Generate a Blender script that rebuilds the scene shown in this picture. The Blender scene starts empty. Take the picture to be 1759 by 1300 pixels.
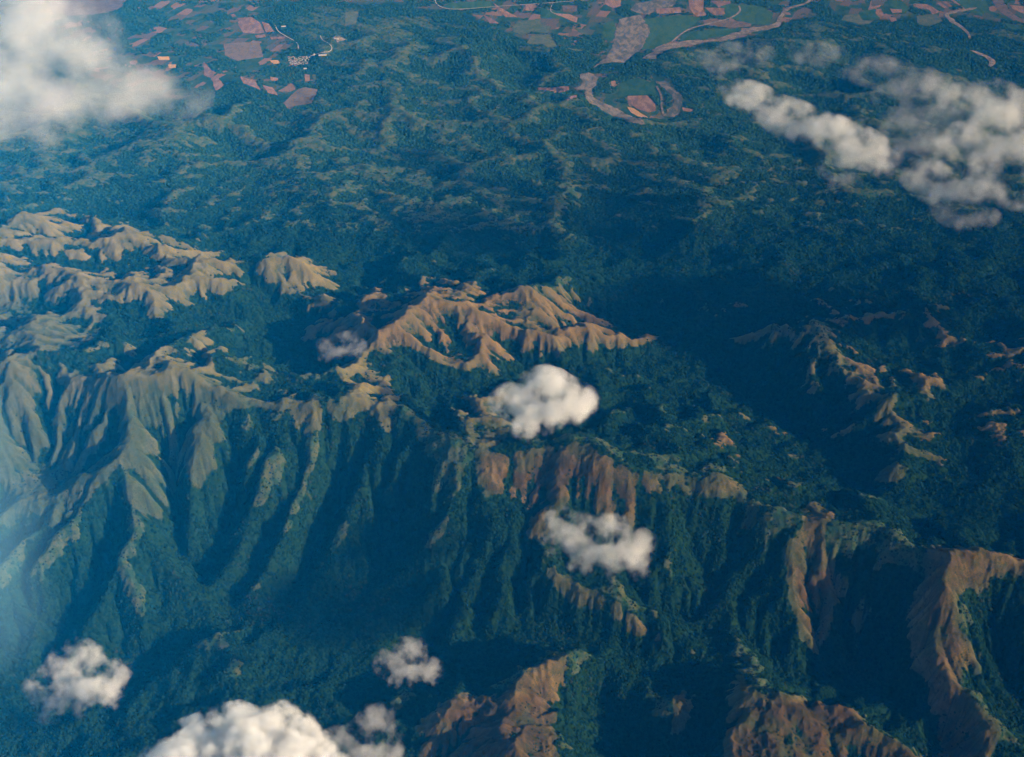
import bpy, math, random
import numpy as np

random.seed(7)
rng = np.random.default_rng(11)
R = math.radians

# ------------------------------------------------------------------ camera, sky, sun, exposure
scene = bpy.context.scene
CAM_Z, DIP, TANH = 6000.0, R(37.0), math.tan(R(22.5))
cam_data = bpy.data.cameras.new('camera')
cam_data.sensor_width = 36.0
cam_data.lens = 18.0 / TANH
cam_data.clip_start, cam_data.clip_end = 10.0, 200000.0
cam = bpy.data.objects.new('camera', cam_data)
scene.collection.objects.link(cam)
cam.location = (0, 0, CAM_Z)
cam.rotation_euler = (R(90) - DIP, 0, 0)
scene.camera = cam

SUN_AZ, SUN_EL = R(22.0), R(20.5)          # sun stands right of and behind the aircraft
SUN = np.array([math.cos(SUN_EL) * math.cos(SUN_AZ), -math.cos(SUN_EL) * math.sin(SUN_AZ), math.sin(SUN_EL)])
world = bpy.data.worlds.new('World')
scene.world = world
world.use_nodes = True
wn = world.node_tree
sky = wn.nodes.new('ShaderNodeTexSky')
sky.sky_type = 'NISHITA'
sky.sun_disc = False
sky.sun_elevation = SUN_EL
sky.sun_rotation = math.atan2(SUN[0], SUN[1])
sky.altitude = 0
wn.links.new(sky.outputs[0], wn.nodes['Background'].inputs[0])
wn.nodes['Background'].inputs[1].default_value = 0.05
sun_data = bpy.data.lights.new('sun', 'SUN')
sun_data.energy = 5.0
sun_data.angle = R(0.5)
sun_data.color = (1.0, 0.92, 0.80)
sun = bpy.data.objects.new('sun', sun_data)
scene.collection.objects.link(sun)
sun.location = (9000, -8000, 9000)
from mathutils import Vector
sun.rotation_euler = Vector(SUN).to_track_quat('Z', 'Y').to_euler()
vs = scene.view_settings
vs.view_transform, vs.look, vs.exposure, vs.gamma, vs.use_curve_mapping = 'Standard', 'None', 0.55, 1.0, False
scene.cycles.use_denoising = True
scene.cycles.denoising_prefilter = 'FAST'
scene.cycles.max_bounces = 10
scene.cycles.diffuse_bounces = 1
scene.cycles.adaptive_threshold = 0.035
scene.cycles.volume_bounces = 6

# ------------------------------------------------------------------ photograph -> place
def at(px, py, z):
    """the point at height z that the photograph shows at (px, py)"""
    u = (px - 879.5) / 879.5 * TANH
    v = (650.0 - py) / 879.5 * TANH
    dx, dy, dz = u, math.cos(DIP) + v * math.sin(DIP), -math.sin(DIP) + v * math.cos(DIP)
    t = (z - CAM_Z) / dz
    return (dx * t, dy * t, z)

def seen(x, y, z):
    """where the photograph shows a point (arrays)"""
    c, s = math.cos(DIP), math.sin(DIP)
    d = y * c - (z - CAM_Z) * s
    return 879.5 + x / d / TANH * 879.5, 650.0 - (y * s + (z - CAM_Z) * c) / d / TANH * 879.5

# ------------------------------------------------------------------ terrain: a sheet whose cells grow with distance
NT, NR = 1088, 1408
TH0, TH1 = -0.74, 0.74
DT = (TH1 - TH0) / (NT - 1)
R0 = 2900.0

def grid(step):
    rr = R0 * np.exp(DT * np.arange(0, NR, step))
    th = TH0 + DT * np.arange(0, NT, step)
    return rr.astype(np.float32), th.astype(np.float32)

def up2(a, shape):
    """bilinear doubling"""
    n, m = a.shape
    b = np.repeat(np.repeat(a, 2, 0), 2, 1)
    b[1::2] = 0.5 * (b[1::2] + np.concatenate([b[2::2], b[-1:]], 0))
    b[:, 1::2] = 0.5 * (b[:, 1::2] + np.concatenate([b[:, 2::2], b[:, -1:]], 1))
    return b[:shape[0], :shape[1]]

def smooth(a, n=1):
    for _ in range(n):
        p = np.pad(a, 1, mode='edge')
        a = (p[:-2, 1:-1] + p[2:, 1:-1] + p[1:-1, :-2] + p[1:-1, 2:] + 4 * a) / 8
    return a

def vnoise(x, y, seed):
    """value noise with quintic fade"""
    xi, yi = np.floor(x).astype(np.int64), np.floor(y).astype(np.int64)
    fx, fy = (x - xi).astype(np.float32), (y - yi).astype(np.float32)
    fx = fx * fx * fx * (fx * (fx * 6 - 15) + 10)
    fy = fy * fy * fy * (fy * (fy * 6 - 15) + 10)
    tab = np.random.default_rng(seed).random(65536).astype(np.float32) * 2 - 1
    def h(a, b):
        return tab[((a * 73856093) ^ (b * 19349663)) & 65535]
    a = h(xi, yi); b = h(xi + 1, yi); c = h(xi, yi + 1); d = h(xi + 1, yi + 1)
    return (a + (b - a) * fx) * (1 - fy) + (c + (d - c) * fx) * fy

def fbm(x, y, size, octaves, seed, gain=0.5, ridged=False):
    out = np.zeros(x.shape, np.float32); amp = 1.0; tot = 0.0
    ca, sa = math.cos(0.6), math.sin(0.6)
    for k in range(octaves):
        n = vnoise(x / size, y / size, seed + k)
        out += amp * ((1 - 2 * np.abs(n)) if ridged else n); tot += amp
        amp *= gain; size *= 0.5
        x, y = ca * x - sa * y + 137.0, sa * x + ca * y - 71.0
    return out / tot

def sstep(a, b, x):
    t = np.clip((x - a) / (b - a), 0, 1)
    return t * t * (3 - 2 * t)

def inside(poly, px, py):
    c = np.zeros(px.shape, bool)
    x0, y0 = poly[-1]
    for x1, y1 in poly:
        if y0 != y1:
            c ^= ((y0 > py) != (y1 > py)) & (px < (x1 - x0) * (py - y0) / (y1 - y0) + x0)
        x0, y0 = x1, y1
    return c

def blur(a, n):
    """separable box blur, twice, radius n cells"""
    for _ in range(2):
        for ax in (0, 1):
            p = np.pad(a, [(n + 1, n) if k == ax else (0, 0) for k in (0, 1)], mode='edge').astype(np.float64)
            s = np.cumsum(p, ax)
            a = ((np.take(s, np.arange(2 * n + 1, s.shape[ax]), ax) - np.take(s, np.arange(0, s.shape[ax] - 2 * n - 1), ax)) / (2 * n + 1)).astype(np.float32)
    return a

# crest and valley lines read off the photograph: (x, y, height in metres)
CREST = [(-300, 615, 1210), (0, 626, 1230), (143, 630, 1260), (220, 638, 1300), (290, 626, 1280), (341, 638, 1250), (410, 655, 1220),
         (470, 668, 1180), (529, 693, 1120), (573, 703, 1090), (610, 692, 1080), (680, 703, 1060), (740, 735, 1020), (815, 785, 1040),
         (900, 786, 1060), (970, 800, 1070), (1050, 818, 1060), (1110, 820, 1030), (1170, 833, 990), (1240, 832, 1010), (1290, 852, 980),
         (1340, 868, 980), (1390, 868, 1020), (1455, 890, 990), (1500, 908, 960), (1548, 932, 960), (1603, 942, 1010), (1680, 950, 980),
         (1759, 968, 960), (2000, 1010, 930)]
C0a = [(60, 628, 1240), (40, 720, 1060), (0, 800, 920), (-60, 860, 800)]
C0b = [(160, 632, 1250), (165, 720, 1080), (140, 770, 970), (60, 850, 820), (-20, 930, 680)]
C1 = [(220, 638, 1300), (235, 690, 1190), (233, 730, 1120), (212, 771, 1040), (177, 810, 960), (150, 870, 860), (85, 928, 750), (44, 965, 690), (-60, 1020, 590)]
C1r = [(212, 771, 1040), (215, 830, 900), (245, 893, 780), (300, 950, 660), (345, 1010, 540), (352, 1060, 450)]
C2 = [(245, 893, 780), (205, 935, 720), (184, 965, 670), (160, 1024, 570), (147, 1092, 480), (105, 1150, 400)]
C3 = [(405, 655, 1220), (385, 705, 1120), (358, 771, 960), (325, 835, 820), (305, 890, 690)]
C4 = [(465, 668, 1180), (445, 735, 1035), (425, 790, 920)]
C5 = [(525, 692, 1120), (518, 737, 1030), (488, 780, 940), (440, 850, 790), (400, 945, 600), (375, 1005, 490)]
C5b = [(560, 702, 1095), (545, 760, 980), (512, 850, 800), (508, 920, 680), (470, 962, 580), (426, 1015, 480)]
C6 = [(655, 703, 1060), (655, 745, 980), (620, 800, 870), (590, 870, 740), (575, 950, 590)]
C7 = [(815, 785, 1040), (785, 850, 900), (730, 930, 740), (690, 990, 600)]
C8 = [(905, 788, 1060), (905, 850, 920), (925, 930, 790), (958, 1000, 715), (1027, 1037, 680), (1129, 1095, 610), (1200, 1130, 570), (1250, 1155, 620)]
C9 = [(1045, 818, 1060), (1085, 870, 930), (1105, 920, 820), (1118, 970, 700)]
C10 = [(1240, 832, 1010), (1290, 885, 880), (1280, 930, 790), (1240, 1000, 650), (1220, 1060, 560)]
R1 = [(1392, 868, 1020), (1398, 890, 980), (1357, 940, 870), (1357, 1000, 750), (1375, 1060, 620), (1392, 1120, 510), (1395, 1155, 450)]
R1b = [(1381, 925, 890), (1418, 976, 790), (1459, 1024, 640), (1470, 1060, 550)]
R2 = [(1548, 932, 960), (1530, 980, 830), (1503, 1030, 700), (1478, 1085, 570), (1485, 1140, 470)]
R3 = [(1603, 942, 1010), (1599, 993, 930), (1575, 1012, 910), (1558, 1065, 800), (1568, 1116, 730), (1592, 1160, 670), (1599, 1187, 640),
      (1637, 1201, 620), (1681, 1232, 570), (1708, 1245, 540), (1705, 1310, 430)]
R3b = [(1585, 1030, 890), (1637, 1082, 770), (1671, 1120, 660), (1695, 1145, 560)]
R3c = [(1599, 1187, 640), (1590, 1240, 520), (1590, 1290, 430)]
R4 = [(1700, 952, 975), (1720, 1020, 850), (1770, 1100, 700), (1830, 1180, 560)]
LINES = [CREST, C0a, C0b, C1, C1r, C2, C3, C4, C5, C5b, C6, C7, C8, C9, C10, R1, R1b, R2, R3, R3b, R3c, R4,
    # foreground crests
    [(560, 1260, 430), (640, 1225, 490), (713, 1188, 560), (760, 1196, 600), (801, 1194, 660), (832, 1206, 690), (856, 1205, 710), (890, 1177, 740), (938, 1130, 750),
     (965, 1116, 720), (992, 1116, 670), (1020, 1133, 610), (1080, 1160, 570), (1122, 1177, 590), (1145, 1198, 620), (1180, 1180, 640), (1200, 1195, 620), (1240, 1170, 640), (1275, 1164, 800)],
    [(856, 1205, 710), (880, 1250, 730), (905, 1300, 720), (940, 1380, 650)],
    [(801, 1194, 660), (770, 1260, 620), (740, 1320, 560)],
    [(938, 1130, 750), (950, 1180, 650), (960, 1230, 560)],
    [(880, 1250, 730), (950, 1290, 600), (990, 1340, 520)],
    [(1190, 1190, 640), (1180, 1250, 540), (1130, 1310, 450)],
    [(1250, 1155, 600), (1275, 1164, 800), (1265, 1200, 780), (1256, 1240, 740), (1250, 1300, 650), (1240, 1380, 540)],
    [(1275, 1164, 800), (1320, 1180, 750), (1365, 1195, 730), (1420, 1212, 700), (1470, 1225, 680), (1490, 1255, 650), (1560, 1295, 620), (1640, 1350, 590)],
    [(1265, 1200, 780), (1330, 1245, 690), (1390, 1300, 620), (1440, 1370, 540)],
    [(1365, 1195, 730), (1410, 1245, 660), (1445, 1262, 620)],
    [(420, 1085, 450), (330, 1120, 420), (270, 1170, 400), (240, 1230, 370)],
    # valleys in front
    [(1190, 1160, 460), (1060, 1110, 440), (900, 1100, 400), (750, 1130, 380), (600, 1100, 370), (440, 1070, 370), (345, 1092, 350), (266, 1126, 320), (218, 1150, 300), (200, 1210, 280), (160, 1310, 250)],
    [(195, 880, 770), (175, 940, 640), (140, 1010, 500), (110, 1065, 430), (85, 1160, 350), (50, 1260, 290), (20, 1340, 260)],
    [(190, 750, 1010), (140, 795, 850), (55, 890, 660), (0, 955, 560), (-80, 1015, 470)],
    [(303, 745, 960), (304, 800, 830), (300, 855, 700), (312, 910, 600), (350, 1000, 450), (352, 1080, 350)],
    [(1290, 1120, 470), (1350, 1150, 430), (1450, 1180, 390), (1530, 1210, 350), (1580, 1260, 300), (1640, 1330, 250)],
    [(1290, 990, 690), (1310, 1060, 560), (1330, 1130, 440)],
    [(1480, 960, 840), (1468, 1020, 710), (1450, 1090, 565), (1428, 1165, 415)],
    [(1560, 990, 850), (1535, 1060, 700), (1522, 1130, 540), (1520, 1205, 380)],
    [(1645, 1010, 850), (1662, 1065, 730), (1706, 1125, 590), (1742, 1190, 460), (1760, 1260, 340)],
    [(855, 885, 860), (830, 955, 720), (800, 1030, 570), (760, 1105, 420)],
    [(990, 890, 880), (1018, 950, 750), (1080, 1005, 620), (1150, 1045, 530), (1210, 1095, 440)],
    [(1155, 905, 850), (1165, 970, 710), (1185, 1045, 560)],
    [(720, 805, 880), (690, 880, 730), (640, 960, 570), (600, 1020, 450), (560, 1065, 385)],
    [(1040, 1200, 450), (1060, 1260, 380), (1070, 1330, 330)],
    [(1215, 1215, 560), (1205, 1270, 440), (1190, 1340, 360)],
    # the grassy massif in the middle
    [(630, 492, 880), (640, 530, 930), (612, 552, 900), (560, 560, 780), (515, 548, 690)],
    [(810, 492, 880), (780, 488, 920), (745, 485, 960), (720, 515, 1000), (690, 545, 1090), (645, 575, 1010), (605, 600, 950), (590, 640, 960), (625, 675, 1010), (680, 703, 1060)],
    [(690, 545, 1090), (730, 575, 1000), (795, 612, 850), (858, 640, 640)],
    [(720, 515, 1000), (790, 548, 960), (860, 580, 850), (900, 612, 660)],
    [(745, 485, 960), (830, 535, 920), (920, 558, 860), (1010, 572, 780), (1110, 576, 660), (1165, 590, 480)],
    [(1010, 572, 780), (1040, 590, 660), (1060, 615, 560)], [(920, 558, 860), (980, 585, 700), (1000, 610, 590)],
    [(780, 488, 920), (860, 500, 830), (940, 505, 740), (1000, 520, 610), (1060, 545, 450)],
    [(645, 575, 1010), (690, 605, 900), (735, 632, 760)], [(590, 640, 960), (640, 650, 920), (690, 668, 830)],
    [(745, 555, 930), (810, 592, 740), (865, 620, 600), (890, 645, 550)],
    [(800, 535, 900), (880, 580, 720), (960, 612, 560), (1000, 640, 510)],
    [(850, 520, 810), (950, 538, 640), (1060, 562, 430)],
    [(700, 580, 900), (770, 625, 720), (830, 660, 620)],
    [(930, 628, 620), (965, 622, 690), (1050, 632, 600)],
    [(845, 690, 800), (785, 700, 870), (808, 735, 920), (812, 762, 970), (815, 785, 1040)],
    [(930, 786, 1055), (985, 768, 1065), (1055, 792, 1010)],
    # valleys behind the crest
    [(640, 455, 420), (580, 500, 490), (520, 545, 550), (485, 590, 600), (510, 640, 620), (545, 670, 720)],
    [(510, 640, 620), (565, 620, 700)],
    [(485, 590, 600), (440, 520, 690), (380, 540, 760), (260, 570, 880), (180, 605, 980)],
    [(1080, 470, 330), (1130, 560, 380), (1160, 612, 410), (1050, 645, 490), (930, 660, 550), (820, 675, 640), (740, 688, 740), (705, 695, 880)],
    [(1160, 612, 410), (1250, 645, 420), (1330, 720, 450), (1430, 790, 500), (1480, 845, 560), (1550, 850, 620), (1650, 860, 660), (1780, 905, 700)],
    [(740, 700, 760), (765, 745, 880)],
    [(1000, 440, 300), (1080, 470, 330)],
    # hills to the right behind the crest
    [(1255, 585, 590), (1280, 568, 680), (1340, 560, 740), (1385, 590, 760), (1440, 603, 780), (1475, 650, 750), (1505, 695, 710), (1515, 720, 740), (1535, 770, 750), (1525, 810, 700), (1508, 838, 640)],
    [(1475, 640, 755), (1540, 632, 720), (1590, 625, 780), (1640, 660, 710), (1700, 645, 740), (1765, 595, 790), (1900, 570, 800)],
    [(1590, 625, 780), (1620, 585, 690), (1680, 600, 650)], [(1590, 640, 760), (1610, 700, 620), (1640, 720, 570)],
    [(1430, 527, 540), (1480, 520, 620), (1530, 535, 540)], [(1385, 590, 760), (1395, 560, 640), (1420, 540, 560)],
    [(1570, 715, 740), (1580, 760, 690)], [(1535, 768, 750), (1600, 780, 700), (1650, 802, 640)], [(1670, 738, 660), (1710, 733, 720), (1750, 748, 660)],
    [(1300, 800, 640), (1270, 805, 760), (1240, 832, 1000)],
    # grassy hills to the left behind the crest
    [(-200, 410, 950), (0, 402, 950), (60, 363, 980), (120, 372, 960), (200, 392, 930), (265, 420, 900), (340, 437, 870), (420, 462, 830), (490, 441, 800), (555, 465, 700), (598, 490, 540)],
    [(-200, 465, 1100), (0, 476, 1120), (61, 488, 1110), (113, 495, 1080), (218, 498, 1040), (260, 520, 960), (256, 553, 900)],
    [(218, 498, 1040), (290, 490, 1000), (350, 488, 960), (420, 463, 850)],
    [(60, 363, 980), (40, 430, 1020), (0, 476, 1120)], [(113, 495, 1080), (150, 530, 980), (180, 570, 900)],
    [(-150, 540, 1070), (0, 545, 1060), (80, 560, 1040), (130, 600, 990)],
    [(290, 632, 1270), (260, 612, 1130), (330, 590, 980), (345, 575, 930)],
    [(0, 520, 960), (70, 530, 900), (150, 570, 880), (180, 605, 900)],
    [(-200, 335, 430), (0, 338, 430), (150, 345, 420), (300, 395, 400), (420, 430, 420), (520, 425, 400), (640, 455, 400)],
    [(290, 445, 770), (360, 460, 740), (440, 490, 660)], [(60, 450, 930), (160, 460, 890), (250, 455, 850)],
]

# level farmland and river flats, as the photograph shows them
FLATS = [
    [(-400, -80), (2160, -80), (2160, 60), (1759, 52), (1640, 32), (1560, 46), (1480, 40), (1400, 22), (1340, 55), (1250, 75), (1130, 102), (1040, 116), (985, 92), (930, 85), (870, 68), (810, 42), (750, 20), (560, 6), (440, 12), (300, 8), (-400, 60)],
    [(60, 20), (230, -20), (430, -10), (480, 50), (545, 100), (560, 150), (548, 186), (490, 192), (440, 160), (400, 120), (385, 150), (340, 190), (250, 175), (100, 120)],
    [(985, 125), (1010, 120), (1080, 128), (1140, 128), (1175, 160), (1200, 180), (1170, 205), (1110, 220), (1040, 205), (1000, 180)],
    [(920, 148), (980, 146), (980, 158), (920, 163)], [(1640, 75), (1700, 85), (1715, 115), (1690, 125)],
]

def between(a, b, depth, lo=0.12, hi=1.0):
    """a valley line half way between two spurs"""
    def par(line):
        p = np.array([at(*q) for q in line])
        s = np.concatenate([[0], np.cumsum(np.linalg.norm(np.diff(p, axis=0), axis=1))])
        return s / s[-1], p
    sa, pa = par(a); sb, pb = par(b)
    out = []
    for t in np.linspace(0.3, hi, 7):
        qa = np.array([np.interp(t, sa, pa[:, k]) for k in range(3)])
        qb = np.array([np.interp(t, sb, pb[:, k]) for k in range(3)])
        m = 0.5 * (qa + qb)
        m[2] -= depth * min(1.0, max(0.0, (t - 0.1) / 0.45))
        out.append(m)
    return out

WLINES = [[np.array(at(*q)) for q in ln] for ln in LINES]
for a, b, d in ((C3, C5, 200), (C5, C5b, 110), (C5b, C6, 230), (C0a, C0b, 130), (C1r, C2, 50)):
    WLINES.append(between(a, b, d))

def base_height(yy):
    return np.interp(yy, [2500, 5000, 6300, 7500, 9000, 10500, 12000, 13500, 15500, 17000],
                     [260, 430, 640, 640, 500, 340, 190, 80, 8, 0]).astype(np.float32)

def terrain():
    h = None
    for lev, step in enumerate((8, 4, 2, 1)):
        rr, th = grid(step)
        X = rr[:, None] * np.sin(th)[None]; Y = rr[:, None] * np.cos(th)[None]
        n, m = X.shape
        cell = (rr * DT * step)[:, None] * np.ones((1, m), np.float32)
        base = base_height(Y)
        if lev <= 1:
            # --- screened Laplace between the drawn lines
            fix = np.zeros((n, m), bool); acc = np.zeros((n, m)); cnt = np.zeros((n, m))
            for ln in WLINES:
                for p, q in zip(ln[:-1], ln[1:]):
                    k = max(2, int(np.linalg.norm(q - p) / 12))
                    t = np.linspace(0, 1, k)[:, None]
                    s = p + (q - p) * t
                    ri = np.log(np.hypot(s[:, 0], s[:, 1]) / R0) / (DT * step)
                    ti = (np.arctan2(s[:, 0], s[:, 1]) - TH0) / (DT * step)
                    i, j = np.rint(ri).astype(int), np.rint(ti).astype(int)
                    ok = (i >= 0) & (i < n) & (j >= 0) & (j < m)
                    np.add.at(acc, (i[ok], j[ok]), s[ok, 2]); np.add.at(cnt, (i[ok], j[ok]), 1)
            fix = cnt > 0
            tgt = np.where(fix, acc / np.maximum(cnt, 1), 0).astype(np.float32) - base
            r = np.zeros((n, m), np.float32) if lev == 0 else up2(res, (n, m))
            scr = (cell / 1500.0) ** 2
            for _ in range(900 if lev == 0 else 160):
                r = np.where(fix, tgt, r)
                p = np.pad(r, 1, mode='edge')
                r = (p[:-2, 1:-1] + p[2:, 1:-1] + p[1:-1, :-2] + p[1:-1, 2:]) / (4 + scr)
            r = np.where(fix, tgt, r)
            res = r
            if lev == 0:
                continue
            # nothing runs dead straight: bend the drawn shapes by a hundred metres or so
            ox = (120 * fbm(X, Y, 800, 3, 191) / cell); oy = (120 * fbm(X, Y, 800, 3, 197) / cell)
            ii, jj = np.meshgrid(np.arange(n, dtype=np.float32), np.arange(m, dtype=np.float32), indexing='ij')
            si = np.clip(ii + oy, 0, n - 1.001); sj = np.clip(jj + ox, 0, m - 1.001)
            ai, aj = si.astype(int), sj.astype(int); fi, fj = si - ai, sj - aj
            rs_ = smooth(r, 1)
            h = base + (rs_[ai, aj] * (1 - fj) + rs_[ai, aj + 1] * fj) * (1 - fi) + (rs_[ai + 1, aj] * (1 - fj) + rs_[ai + 1, aj + 1] * fj) * fi
            # crests rise and sag along their length
            h = h + 70 * sstep(60, 400, h - base) * fbm(X, Y, 520, 2, 203)
            low = sstep(9000, 12500, Y - 0.15 * np.abs(X))
            plain = sstep(14000, 16300, Y - 0.06 * X + 500 * fbm(X, Y, 2500, 2, 5))
            wx = X + 140 * fbm(X, Y, 900, 3, 91); wy = Y + 140 * fbm(X, Y, 900, 3, 97)
            amp = 105 * (1 - low) + 110 * low
            h = h + amp * (1 - plain) * (fbm(wx, wy, 900, 5, 21, ridged=True) - 0.1)
            # low ridges of the forested foothills run down to the right
            cu, cv = wx * 0.75 - wy * 0.66, wx * 0.66 + wy * 0.75
            h = h + low * (1 - plain) * (100 * fbm(cu * 0.5, cv, 620, 4, 33, ridged=True) + 105 * fbm(cu * 0.5, cv + 77, 290, 3, 35, ridged=True))
            h = h + 60 * (1 - sstep(5900, 6400, Y)) * fbm(wx - 300, wy + 500, 380, 3, 83)
            hills = sstep(6150, 6700, Y) * (1 - sstep(9300, 10300, Y))
            h = h + 85 * hills * (fbm(wx + 900, wy, 430, 4, 63, ridged=True) - 0.1)
            h = h + (38 * (1 - low) + 60 * low + 42 * hills) * (1 - plain) * fbm(wx, wy, 230, 3, 71, ridged=True)
            bx_, by_ = seen(X, Y, base)
            fl = np.zeros((n, m), bool)
            wq = 14 * fbm(X, Y, 500, 3, 77)
            for poly in FLATS:
                fl |= inside(poly, bx_ + wq, by_ + 0.4 * wq)
            flat = np.clip(blur(fl.astype(np.float32), 3), 0, 1)
            h = h * (1 - flat) + base * flat
        else:
            h = up2(h, (n, m)); flat = up2(flat, (n, m))
            h = h + (1 - flat) * (1 - sstep(14000, 16300, Y)) * (18 if lev == 2 else 8) * (1 + 0.5 * sstep(6200, 6700, Y) * (1 - sstep(9500, 10300, Y))) * fbm(X, Y, 110 if lev == 2 else 46, 2, 55 + lev, ridged=True)
        front = (1 - sstep(6000, 6500, Y)) * sstep(-2600, -1900, X + 0.0 * Y)      # the long face towards the viewer is smoother, with broad spurs
        wall = sstep(5150, 5400, Y) * (1 - sstep(6150, 6450, Y)) * sstep(-900, -300, X)
        knolls = sstep(6200, 6700, Y) * (1 - sstep(9500, 10300, Y))
        # --- streams cut in
        idx = np.arange(n * m).reshape(n, m)
        iters = (0, 60, 28, 12)[lev]
        offs = [(-1, -1), (-1, 0), (-1, 1), (0, -1), (0, 1), (1, -1), (1, 0), (1, 1)]
        area = (cell * cell).astype(np.float64).ravel()
        c1 = cell[1:-1, 1:-1]
        for it in range(iters):
            best = np.zeros((n - 2, m - 2), np.float32); rec = idx[1:-1, 1:-1].copy(); dist = np.ones_like(best)
            hc = h[1:-1, 1:-1]
            lowest = np.full_like(best, 1e9)
            for di, dj in offs:
                nb = h[1 + di:n - 1 + di, 1 + dj:m - 1 + dj]
                L = 1.41421 if di and dj else 1.0
                s = (hc - nb) / (L * c1)
                k = s > best
                best = np.where(k, s, best); dist = np.where(k, L * c1, dist)
                rec = np.where(k, idx[1 + di:n - 1 + di, 1 + dj:m - 1 + dj], rec)
                lowest = np.minimum(lowest, nb)
            pit = best <= 0
            full = idx.copy(); full[1:-1, 1:-1] = rec
            full = full.ravel()
            A = area.copy(); r_ = full.copy()
            root = full == idx.ravel()
            while True:
                w = np.where(r_ == np.arange(n * m), 0.0, A)
                # a node hands its sum on once; doubling reaches every ancestor
                A2 = A + np.bincount(r_, weights=w, minlength=n * m)
                r2 = r_[r_]
                A = A2
                if np.array_equal(r2, r_):
                    break
                r_ = r2
            D = np.ones((n, m), np.float32); D[1:-1, 1:-1] = dist
            K = (0.0016, 0.0014, 0.0014)[lev - 1]
            c = (K * np.sqrt(A) / D.ravel() * cell.ravel() ** 0.0 * 10.0).astype(np.float32)
            c = np.minimum(c, 4.0) * (1 - 0.97 * flat.ravel()) * (1 - (0.15, 0.35, 0.30)[lev - 1] * front.ravel()) * (1 - (0.2, 0.5, 0.5)[lev - 1] * wall.ravel()) * (1 + (0.0, 0.25, 0.35)[lev - 1] * knolls.ravel())
            hv = h.ravel()
            b = np.where(root, 0, c / (1 + c)).astype(np.float32)
            a = np.where(root, hv, hv / (1 + c)).astype(np.float32)
            q = full.copy()
            for _ in range(12):
                a = a + b * np.where(b > 0, a[q], 0); b = b * b[q]; q = q[q]
                if b.max() < 1e-4:
                    break
            h = a.reshape(n, m) + (b * hv[q]).reshape(n, m)
            hh = h[1:-1, 1:-1]
            h[1:-1, 1:-1] = np.where(pit, np.minimum(lowest + 0.2, hh + 6.0), hh)
            if it % 2 == 0:                                            # soil creep
                p = np.pad(h, 1, mode='edge')
                lap = p[:-2, 1:-1] + p[2:, 1:-1] + p[1:-1, :-2] + p[1:-1, 2:] - 4 * h
                h = h + (0.016 + 0.008 * front) * lap
    h = h + (1 - flat) * (1 - sstep(14000, 16300, Y)) * 4.5 * (fbm(X, Y, 34, 2, 611, ridged=True) + fbm(X, Y, 75, 2, 617, ridged=True))
    return h, X, Y, flat, np.log2(A.reshape(n, m) / (cell * cell)).astype(np.float32)

# ------------------------------------------------------------------ helpers
def link(o, parent=None):
    scene.collection.objects.link(o)
    if parent is not None:
        o.parent = parent
    return o

def tag(o, label=None, category=None, group=None, kind=None):
    for k, v in (('label', label), ('category', category), ('group', group), ('kind', kind)):
        if v:
            o[k] = v
    return o

class Nodes:
    """a thin wrapper to wire node trees"""
    def __init__(self, tree):
        self.t = tree
    def add(self, kind, ins=(), **props):
        n = self.t.nodes.new(kind)
        for k, v in props.items():
            setattr(n, k, v)
        for k, v in (ins.items() if isinstance(ins, dict) else enumerate(ins)):
            if v is None:
                continue
            s = n.inputs[k]
            if isinstance(v, bpy.types.NodeSocket):
                self.t.links.new(v, s)
            else:
                s.default_value = v
        return n
    def math(self, op, a, b=None, c=None, clamp=False):
        return self.add('ShaderNodeMath', (a, b, c), operation=op, use_clamp=clamp).outputs[0]
    def vmath(self, op, *a):
        return self.add('ShaderNodeVectorMath', a, operation=op).outputs[0]
    def noise(self, vec, scale, detail=3.0, rough=0.55, dist=0.0):
        return self.add('ShaderNodeTexNoise', {'Vector': vec, 'Scale': scale, 'Detail': detail, 'Roughness': rough, 'Distortion': dist}).outputs['Fac']
    def step(self, x, lo, hi):
        n = self.add('ShaderNodeMapRange', {'Value': x, 'From Min': lo, 'From Max': hi}, interpolation_type='SMOOTHSTEP')
        return n.outputs[0]
    def lin(self, x, lo, hi, a, b):
        return self.add('ShaderNodeMapRange', {'Value': x, 'From Min': lo, 'From Max': hi, 'To Min': a, 'To Max': b}).outputs[0]
    def mix(self, f, a, b):
        n = self.t.nodes.new('ShaderNodeMix'); n.data_type = 'RGBA'
        for s, v in ((n.inputs[0], f), (n.inputs[6], a), (n.inputs[7], b)):
            if isinstance(v, bpy.types.NodeSocket):
                self.t.links.new(v, s)
            else:
                s.default_value = v if isinstance(v, float) else (*v, 1.0)
        return n.outputs[2]

def material(name):
    m = bpy.data.materials.new(name); m.use_nodes = True
    m.node_tree.nodes.clear()
    N = Nodes(m.node_tree)
    out = N.add('ShaderNodeOutputMaterial')
    return m, N, out

def diffuse(N, out, col, rough=1.0, normal=None):
    b = N.add('ShaderNodeBsdfDiffuse', {'Roughness': 0.6})
    if isinstance(col, bpy.types.NodeSocket):
        N.t.links.new(col, b.inputs['Color'])
    else:
        b.inputs['Color'].default_value = (*col, 1)
    if normal is not None:
        N.t.links.new(normal, b.inputs['Normal'])
    N.t.links.new(b.outputs[0], out.inputs['Surface'])

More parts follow.
